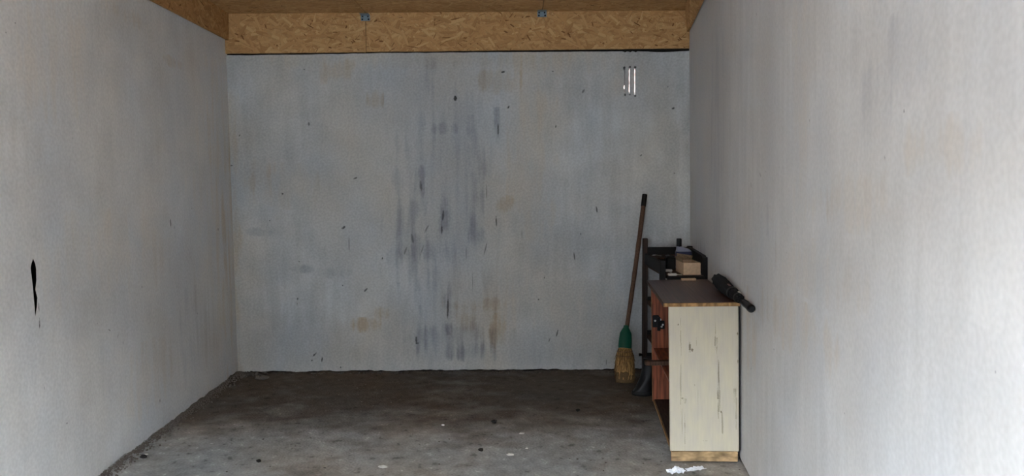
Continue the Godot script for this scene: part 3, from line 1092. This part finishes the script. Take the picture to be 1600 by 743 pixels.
# ---------------------------------------------------------------- broom
func build_broom() -> void:
	var t := node("broom", "old straw broom with green socket and long wooden handle leaning on the back wall", "broom", Vector3(0.845, 0.0, -5.73))
	var top := Vector3(1.053, 1.405, -6.098) - t.position
	var neck := Vector3(0.868, 0.41, -5.815) - t.position
	var st := mb()
	var pts := []
	var radii := []
	for k in 15:
		var f := k / 14.0
		var bend := Vector3(0.004 * sin(f * PI), 0, 0.0)
		pts.append((neck + Vector3(-0.004, -0.05, 0.01)).lerp(top, f) + bend)
		radii.append(lerpf(0.0165, 0.0185, f) * (1.0 + 0.05 * sin(k * 2.3)))
	pts.append(top + (top - neck).normalized() * 0.012)
	radii.append(0.010)
	tube(st, pts, radii, 12, 0.03)
	put(st, "handle", M.handle, t, "long weathered wooden handle")
	st = mb()
	var end := []
	var er := []
	for k in 4:
		end.append(pts[13].lerp(pts[14], k / 2.4))
		er.append(0.0200)
	tube(st, end, er, 12)
	put(st, "grip", M.black, t, "dark end of the handle")
	# green socket
	var foot := Vector3(0.0, 0.0, 0.0)
	var collar := Vector3(0.852, 0.27, -5.765) - t.position
	st = mb()
	var down := (collar - neck)
	pts = []
	radii = []
	for q in [[-0.12, 0.020, 0.019], [0.0, 0.022, 0.021], [0.10, 0.032, 0.024], [0.28, 0.045, 0.027], [0.6, 0.050, 0.030], [0.95, 0.052, 0.031], [1.05, 0.050, 0.030]]:
		pts.append(neck + down * q[0])
		radii.append(Vector2(q[1], q[2]))
	tube(st, pts, radii, 20)
	put(st, "socket", M.green, t, "glossy green plastic socket")
	# straw head
	st = mb()
	pts = []
	radii = []
	for q in [[0.0, 0.044, 0.028], [0.15, 0.058, 0.034], [0.4, 0.068, 0.040], [0.7, 0.070, 0.044], [0.9, 0.070, 0.044], [1.0, 0.060, 0.034]]:
		pts.append(collar.lerp(foot + Vector3(0, 0.012, 0), q[0]))
		radii.append(Vector2(q[1], q[2]))
	tube(st, pts, radii, 28, 0.05)
	put(st, "straw_head", M.straw, t, "worn yellow brown straw head")
	st = mb()
	pts = []
	radii = []
	for q in [[0.66, 0.066, 0.040], [0.70, 0.073, 0.046], [0.9, 0.074, 0.047], [0.99, 0.068, 0.040], [1.0, 0.050, 0.028]]:
		pts.append(collar.lerp(foot + Vector3(0, 0.006, 0), q[0]))
		radii.append(Vector2(q[1], q[2]))
	tube(st, pts, radii, 34, 0.09)
	put(st, "straw_tips", M.straw_dirty, t, "dirty dark tips of the straw")
	st = mb()
	rng.seed = 77
	for k in 290:
		var a := rng.randf() * TAU
		var f0 := rng.randf_range(0.0, 0.45)
		var f1: float = min(f0 + rng.randf_range(0.25, 0.6), 0.86)
		var r0 := lerpf(0.050, 0.070, f0)
		var p0 := collar.lerp(foot, f0) + Vector3(cos(a) * r0, 0, sin(a) * r0 * 0.62)
		var a1 := a + rng.randf_range(-0.15, 0.15)
		var r1 := 0.073 + rng.randf_range(-0.004, 0.009)
		var p1 := collar.lerp(foot, f1) + Vector3(cos(a1) * r1, 0.004, sin(a1) * r1 * 0.62)
		tube(st, [p0, (p0 + p1) / 2.0 + Vector3(rng.randf_range(-0.003, 0.003), 0, 0), p1], [0.0016, 0.0019, 0.0010], 4)
	var b := put(st, "straws", M.straw_dark, t)
	b.set_meta("kind", "stuff")
	for f in [0.10, 0.22]:
		st = mb()
		var ring := []
		var rr := []
		for k in 25:
			var a := TAU * k / 24.0
			var g: float = 0.052 + 0.05 * f
			ring.append(collar.lerp(foot, f) + Vector3(cos(a) * (g + 0.004), 0.002 * sin(a * 3.0), sin(a) * g * 0.66))
			rr.append(0.002)
		tube(st, ring, rr, 5, 0.0, Vector3.UP)
		put(st, "binding", M.handle, t)

# ---------------------------------------------------------------- umbrella
func build_umbrella() -> void:
	var a := Vector3(1.236, 0.928, -4.62)
	var b := Vector3(1.168, 0.892, -3.72)
	var t := node("umbrella", "black folded umbrella lying on the cabinet top along the right wall", "umbrella", a)
	var ax := b - a
	var st := mb()
	var rings := []
	var fwd := ax.normalized()
	var u := fwd.cross(Vector3.UP).normalized()
	var w := u.cross(fwd)
	rng.seed = 5
	for q in [[-0.015, 0.010], [0.0, 0.030], [0.03, 0.038], [0.15, 0.041], [0.3, 0.039], [0.45, 0.034], [0.56, 0.028], [0.64, 0.021], [0.68, 0.014]]:
		var ring := []
		for j in 32:
			var an := TAU * j / 32.0
			var k: float = q[1] * (1.0 + 0.10 * sin(an * 8.0 + q[0] * 9.0) + 0.05 * sin(an * 3.0 + q[0] * 12.0))
			ring.append(ax * q[0] + u * cos(an) * k * 0.85 + w * sin(an) * k)
		rings.append(ring)
	loft(st, rings)
	put(st, "canopy", M.cloth, t, "gathered black cloth")
	st = mb()
	tube(st, [ax * -0.045, ax * -0.01], [0.005, 0.008], 10)
	put(st, "ferrule", M.black, t)
	st = mb()
	tube(st, [ax * 0.50, ax * 0.505, ax * 0.535, ax * 0.54], [0.030, 0.0335, 0.0325, 0.029], 24)
	put(st, "strap", M.black, t)
	st = mb()
	tube(st, [ax * 0.60, ax * 0.90], [0.007, 0.007], 10)
	put(st, "shaft", M.iron, t)
	st = mb()
	tube(st, [ax * 0.655, ax * 0.66, ax * 0.70, ax * 0.71, ax * 0.75, ax * 0.76], [0.018, 0.026, 0.025, 0.018, 0.016, 0.012], 14)
	for k in 8:
		var an := TAU * k / 8.0
		var d := u * cos(an) + w * sin(an)
		box(st, Vector3(-0.003, -0.003, -0.028), Vector3(0.003, 0.003, 0.028), 0.001, Transform3D(Basis.looking_at(fwd, Vector3.UP), ax * 0.71 + d * 0.020))
	put(st, "runner", M.iron, t, "dark runner with rib ends")
	st = mb()
	var bp := ax * 0.625 - u * 0.012 + w * 0.017
	tube(st, [bp, bp + (w * 0.8 - u * 0.6 + fwd * 0.3).normalized() * 0.008], [0.011, 0.008], 10)
	put(st, "button", M.white, t, "small white snap button")
	st = mb()
	box(st, Vector3(-0.006, -0.002, -0.03), Vector3(0.006, 0.002, 0.03), 0.001, Transform3D(Basis.looking_at(fwd, Vector3.UP), ax * 0.46 + w * 0.036 + u * 0.010))
	put(st, "tag", M.red, t, "faded reddish tag")
	st = mb()
	var pts := []
	var rr := []
	for q in [[0.81, 0.012], [0.82, 0.017], [0.86, 0.019], [0.91, 0.0175], [0.96, 0.0195], [0.99, 0.0205], [1.0, 0.018], [1.008, 0.012]]:
		pts.append(ax * q[0])
		rr.append(q[1])
	tube(st, pts, rr, 20)
	put(st, "handle", M.rubber, t, "smooth black handle with rounded end")

# ---------------------------------------------------------------- floor
func build_floor_things() -> void:
	# black boot
	var t := node("boot", "black rubber boot standing on the floor between broom and cabinet", "boot", Vector3(0.892, 0.0, -5.43), 0.1)
	var st := mb()
	var rings := []
	for q in [[Vector3(0.098, 0.262, 0), 0.056, 0.048, 0.0], [Vector3(0.097, 0.235, 0), 0.057, 0.049, 0.0], [Vector3(0.093, 0.18, 0), 0.060, 0.050, 0.05], [Vector3(0.088, 0.125, 0), 0.068, 0.050, 0.15], [Vector3(0.078, 0.085, 0), 0.080, 0.049, 0.3], [Vector3(0.062, 0.055, 0.0), 0.080, 0.048, 0.3], [Vector3(0.052, 0.030, 0.0), 0.086, 0.048, 0.1], [Vector3(0.052, 0.012, 0.0), 0.086, 0.047, 0.0]]:
		var ring := []
		for j in 28:
			var an := TAU * j / 28.0
			var k := 1.0 + 0.04 * sin(an * 5.0 + q[0].y * 40.0)
			ring.append(q[0] + Vector3(cos(an) * q[1] * k, cos(an) * q[3] * 0.05, sin(an) * q[2] * k))
		rings.append(ring)
	loft(st, rings)
	put(st, "upper", M.rubber, t)
	st = mb()
	rings = []
	for y in [0.0, 0.003, 0.020, 0.024]:
		var g: float = 0.003 if y in [0.0, 0.024] else 0.0
		var ring := []
		for j in 28:
			var an := TAU * j / 28.0
			ring.append(Vector3(0.050 + cos(an) * (0.092 - g), y, sin(an) * (0.053 - g) * (1.0 - 0.12 * cos(an + 1.0))))
		rings.append(ring)
	loft(st, rings)
	put(st, "sole", M.black, t)
	# scraps of white paper in front of the cabinet
	for q in [[Vector3(0.848, 0.004, -3.905), 0.048, 0.030, 0.2, 9, "crumpled white paper scrap on the floor in front of the cabinet, the left one"], [Vector3(0.955, 0.004, -3.935), 0.052, 0.026, 0.35, 4, "flat folded white paper strip on the floor in front of the cabinet, the right one"]]:
		st = mb()
		rng.seed = q[4]
		var n := 9
		var m := 6
		var g := []
		for j in m + 1:
			for i in n + 1:
				var fx := i / float(n) - 0.5
				var fy := j / float(m) - 0.5
				var lift: float = rng.randf_range(0.0, 0.028 if q[4] == 9 else 0.007) * (1.0 - absf(fx))
				g.append(Vector3(fx * 2.0 * q[1] + rng.randf_range(-0.004, 0.004), lift + 0.004 + (0.012 * absf(fy) if q[4] == 4 else 0.0), fy * 2.0 * q[2] * (1.0 - 0.5 * absf(fx)) + rng.randf_range(-0.003, 0.003)))
		for j in m:
			for i in n:
				var k := j * (n + 1) + i
				for tri in [[k, k + 1, k + n + 2], [k, k + n + 2, k + n + 1]]:
					face(st, [g[tri[0]], g[tri[1]], g[tri[2]]], Vector3.UP)
					var dn := Vector3(0, -0.001, 0)
					face(st, [g[tri[0]] + dn, g[tri[1]] + dn, g[tri[2]] + dn], Vector3.DOWN)
		var o := put(st, "paper_scrap", M.paper)
		o.position = q[0]
		o.rotation.y = q[3]
		tag(o, q[5], "paper", "paper scraps in front of the cabinet")
	# crumbs
	rng.seed = 31
	for q in [[Vector3(-0.122, 0, -4.788), 0.019, 0, "dark dirt lump alone in the middle of the floor"], [Vector3(-0.187, 0, -4.27), 0.016, 0, "dark flat dirt lump at the front of the floor beside a pale paint chip"],
			[Vector3(0.431, 0, -5.025), 0.015, 0, "flat dark dirt lump in the shaded back part of the floor"], [Vector3(-1.399, 0, -4.121), 0.013, 0, "small dark stone at the front left of the floor"],
			[Vector3(-2.05, 0.012, -4.164), 0.017, 0, "dark stone at the foot of the left wall"]]:
		st = mb()
		lump(st, Vector3(0, q[1] * 0.5, 0), Vector3(q[1], q[1] * 0.55, q[1] * 0.9), 0.3)
		var o := put(st, "dirt_lump", M.dirt_dark)
		o.position = q[0]
		tag(o, q[3], "dirt lump", "dark lumps on the floor")
	for q in [[Vector3(-0.016, 0, -4.204), 0.022, "flat pale paint chip at the front of the floor beside a dark dirt lump"], [Vector3(0.05, 0, -4.57), 0.017, "flat greyish paint chip in the middle of the floor"],
			[Vector3(0.075, 0, -4.30), 0.009, "tiny pale paint chip behind the flat one at the front"], [Vector3(-0.443, 0, -4.743), 0.011, "small pale paint chip left of the dark lump mid floor"], [Vector3(-0.70, 0, -4.03), 0.030, "long white paint scrape flake at the front edge of the floor"],
			[Vector3(-2.06, 0.012, -4.21), 0.013, "white plaster crumb at the foot of the left wall"]]:
		st = mb()
		lump(st, Vector3(0, 0.003, 0), Vector3(q[1], 0.004, q[1] * 0.7), 0.3)
		var o := put(st, "paint_chip", M.chip)
		o.position = q[0]
		tag(o, q[2], "paint chip", "pale chips on the floor")
	# loose dirt heaped along the foot of the walls
	st = mb()
	rng.seed = 90
	for k in 1500:
		var z := rng.randf_range(-6.10, -3.3)
		var x := left_x(z) + absf(rng.randfn(0.0, 0.035)) + 0.009
		var r := rng.randf_range(0.002, 0.008)
		lump(st, Vector3(x, 0.022 * smoothstep(0.16, 0.0, x - left_x(z)), z), Vector3(r, r * 0.7, r), 0.35)
	for k in 700:
		var x := rng.randf_range(-2.2, 1.40)
		var z := BACK + absf(rng.randfn(0.0, 0.025)) + 0.010
		var r := rng.randf_range(0.003, 0.009)
		lump(st, Vector3(x, 0.004, z), Vector3(r, r * 0.7, r), 0.35)
	for k in 60:
		var r := rng.randf_range(0.008, 0.022)
		lump(st, Vector3(-2.19 + absf(rng.randfn(0.0, 0.07)), 0.01, BACK + 0.03 + absf(rng.randfn(0.0, 0.05))), Vector3(r, r * 0.7, r), 0.35)
	var d := put(st, "dirt", M.dirt)
	tag(d, "loose dark dirt and crumbs along the foot of the left and back walls", "dirt", "", "stuff")
	st = mb()
	rng.seed = 91
	for k in 260:
		var x := rng.randf_range(-2.1, 1.2)
		var z := rng.randf_range(-5.9, -3.3)
		var r := rng.randf_range(0.0015, 0.005)
		lump(st, Vector3(x, r * 0.3, z), Vector3(r * 1.3, r * 0.6, r), 0.35)
	d = put(st, "grit", M.dirt)
	tag(d, "fine grit scattered over the concrete floor", "grit", "", "stuff")
	# broken lump of mortar in the back left corner
	st = mb()
	rng.seed = 12
	lump(st, Vector3(0, 0.018, 0), Vector3(0.055, 0.022, 0.035), 0.25)
	var o := put(st, "mortar_lump", M.dirt)
	o.position = Vector3(-1.97, 0.0, -5.93)
	tag(o, "broken mortar lump on the dirt in the back left corner", "mortar")


# ---------------------------------------------------------------- materials
func make_materials() -> void:
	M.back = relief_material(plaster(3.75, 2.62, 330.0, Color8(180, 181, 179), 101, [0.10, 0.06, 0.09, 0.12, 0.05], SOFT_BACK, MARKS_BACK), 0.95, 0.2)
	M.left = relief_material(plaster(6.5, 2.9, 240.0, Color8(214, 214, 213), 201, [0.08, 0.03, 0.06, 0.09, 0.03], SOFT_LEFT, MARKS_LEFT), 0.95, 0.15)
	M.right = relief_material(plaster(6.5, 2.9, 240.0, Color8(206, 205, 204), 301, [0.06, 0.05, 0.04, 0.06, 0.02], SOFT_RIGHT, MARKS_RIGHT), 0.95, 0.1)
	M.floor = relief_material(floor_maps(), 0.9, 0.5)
	M.footing = plain(Color(0.13, 0.12, 0.11), 0.95)
	M.brick = plain(Color(0.68, 0.56, 0.52), 0.95)
	M.outer = plain(Color(0.38, 0.38, 0.38), 0.95)
	M.yard = plain(Color(0.30, 0.30, 0.31), 0.95)
	var osb := strand_board(7500, 5)
	for q in [["board", Color(1, 1, 1), 0.2], ["board_side", Color(1, 0.98, 0.96), 0.1], ["board_dark", Color(1, 1, 1), 0.06]]:
		var m := relief_material(osb, 0.75, q[2])
		m.albedo_color = q[1]
		m.uv1_scale = Vector3(1.0 / 2.56, 1.0 / 1.28, 1)
		M[q[0]] = m
	M.zinc = plain(Color(0.48, 0.54, 0.58), 0.55, 0.4)
	M.iron = plain(Color(0.10, 0.10, 0.11), 0.6, 0.3)
	var fine := grey_noise(256, 14.0, 0.62, 1.0, 31, 5, 1.0)
	var streaks := grey_noise(256, 9.0, 0.55, 1.0, 32, 5, 0.12)
	var soft := grey_noise(128, 8.0, 0.9, 1.0, 33, 3)
	M.cream = plain(Color.WHITE, 0.55)
	M.cream.albedo_texture = worn_paint(Color8(190, 182, 163), Color8(80, 70, 54))
	M.oak = grained(Color(0.74, 0.57, 0.37), streaks, Vector3(3, 14, 3), 0.7)
	M.plinth = grained(Color(0.80, 0.67, 0.50), streaks, Vector3(1.2, 16, 3), 0.8)
	M.veneer = grained(Color(0.64, 0.36, 0.25), streaks, Vector3(6, 2, 6), 0.55)
	M.laminate = grained(Color(0.40, 0.27, 0.25), streaks, Vector3(7, 7, 1.2), 0.32)
	M.post = grained(Color(0.24, 0.18, 0.155), streaks, Vector3(8, 2, 8), 0.7)
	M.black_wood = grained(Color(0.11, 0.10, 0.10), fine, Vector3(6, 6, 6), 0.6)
	M.brown_wood = grained(Color(0.34, 0.24, 0.18), streaks, Vector3(8, 2, 8), 0.7)
	M.old_wood = grained(Color(0.40, 0.29, 0.23), streaks, Vector3(4, 4, 4), 0.7)
	M.handle = grained(Color(0.42, 0.31, 0.25), fine, Vector3(9, 3, 9), 0.65)
	M.green = plain(Color(0.06, 0.27, 0.21), 0.35)
	M.straw = grained(Color(0.76, 0.59, 0.37), fine, Vector3(14, 3, 14), 0.9)
	M.straw_dirty = grained(Color(0.43, 0.34, 0.23), fine, Vector3(14, 3, 14), 0.95)
	M.straw_dark = grained(Color(0.50, 0.39, 0.25), fine, Vector3(14, 3, 14), 0.9)
	M.card = grained(Color(0.87, 0.75, 0.62), soft, Vector3(5, 5, 5), 0.9)
	M.card_in = grained(Color(0.74, 0.64, 0.52), fine, Vector3(5, 5, 5), 0.9)
	M.black = plain(Color(0.055, 0.055, 0.06), 0.55)
	M.rubber = plain(Color(0.075, 0.075, 0.085), 0.45)
	M.cloth = grained(Color(0.13, 0.13, 0.145), fine, Vector3(20, 20, 20), 0.85)
	M.white = plain(Color(0.88, 0.88, 0.86), 0.6)
	M.paper = plain(Color(0.90, 0.91, 0.93), 0.75)
	M.pale = plain(Color(0.52, 0.54, 0.60), 0.45)
	M.blue = plain(Color(0.20, 0.22, 0.33), 0.5)
	M.red = plain(Color(0.50, 0.38, 0.38), 0.7)
	M.steel = plain(Color(0.80, 0.80, 0.80), 0.3, 0.8)
	M.dirt = grained(Color(0.46, 0.43, 0.40), fine, Vector3(8, 8, 8), 0.97)
	M.dirt_dark = plain(Color(0.13, 0.12, 0.11), 0.95)
	M.chip = plain(Color(0.82, 0.81, 0.78), 0.9)

func floor_maps() -> Array:
	var w := 858
	var h := 1430
	var w_m := 3.9
	var h_m := 6.5
	var a := layer(w, h, w_m * 0.9, h_m * 0.9, 61, 4)
	var b := layer(w, h, w_m * 2.2, h_m * 3.2, 62, 5)
	var c := layer(w, h, w_m * 9.0, h_m * 9.0, 63, 4)
	var d := layer(w, h, w_m * 60.0, h_m * 60.0, 64, 2)
	var t := layer(w, h, w_m * 0.8, h_m * 0.8, 65, 3)
	var out := PackedByteArray()
	out.resize(w * h * 3)
	var bump := PackedByteArray()
	bump.resize(w * h)
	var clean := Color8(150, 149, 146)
	var soil_shade := Color8(88, 80, 72)
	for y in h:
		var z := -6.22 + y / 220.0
		# dirt and painted shade deepen towards the back wall; the front stays paler
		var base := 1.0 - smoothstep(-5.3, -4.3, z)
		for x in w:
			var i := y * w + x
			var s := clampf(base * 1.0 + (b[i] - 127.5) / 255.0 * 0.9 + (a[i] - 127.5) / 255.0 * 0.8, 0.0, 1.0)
			var col := clean.lerp(soil_shade, s)
			var v := 1.0 + (c[i] - 127.5) / 255.0 * 0.22 + (d[i] - 127.5) / 255.0 * 0.22 + (a[i] - 127.5) / 255.0 * 0.18
			if c[i] > 205 and d[i] > 150:
				v *= 1.18
			if c[i] < 52:
				v *= 0.82
			var tv := (t[i] - 127.5) / 255.0 * 0.10
			out[i * 3] = clampi(int(col.r8 * v * (1.0 + tv)), 0, 255)
			out[i * 3 + 1] = clampi(int(col.g8 * v), 0, 255)
			out[i * 3 + 2] = clampi(int(col.b8 * v * (1.0 - tv)), 0, 255)
			bump[i] = clampi(int(127 + (c[i] - 127.5) * 0.5 + (d[i] - 127.5) * 0.4), 0, 255)
	return [texture(out, w, h), texture(bump, w, h, Image.FORMAT_L8)]


func _ready() -> void:
	rng.seed = 11
	var cam := Camera3D.new()
	cam.name = "camera"
	cam.position = Vector3(0, 1.5, 0)
	cam.fov = rad_to_deg(2.0 * atan(371.5 / 1200.0))
	cam.basis = Basis(Vector3.RIGHT, -atan(81.5 / 1200.0)) * Basis(Vector3.BACK, -deg_to_rad(0.4))
	cam.near = 0.05
	add_child(cam)
	cam.current = true
	var env := Environment.new()
	env.tonemap_mode = Environment.TONE_MAPPER_LINEAR
	env.tonemap_exposure = 2.35
	env.background_mode = Environment.BG_SKY
	var sky := Sky.new()
	var air := ProceduralSkyMaterial.new()
	air.sky_top_color = Color(0.92, 0.96, 1.0)
	air.sky_horizon_color = Color(0.92, 0.96, 1.0)
	air.ground_bottom_color = Color(0.35, 0.34, 0.33)
	air.ground_horizon_color = Color(0.5, 0.5, 0.5)
	air.sky_energy_multiplier = 4.6
	sky.sky_material = air
	env.sky = sky
	env.sdfgi_enabled = true
	env.ssao_enabled = true
	env.ssil_enabled = true
	var we := WorldEnvironment.new()
	we.name = "environment"
	we.environment = env
	add_child(we)
	make_materials()
	build_outside()
	build_shell()
	build_cabinet()
	build_rack()
	build_on_rack()
	build_broom()
	build_umbrella()
	build_floor_things()
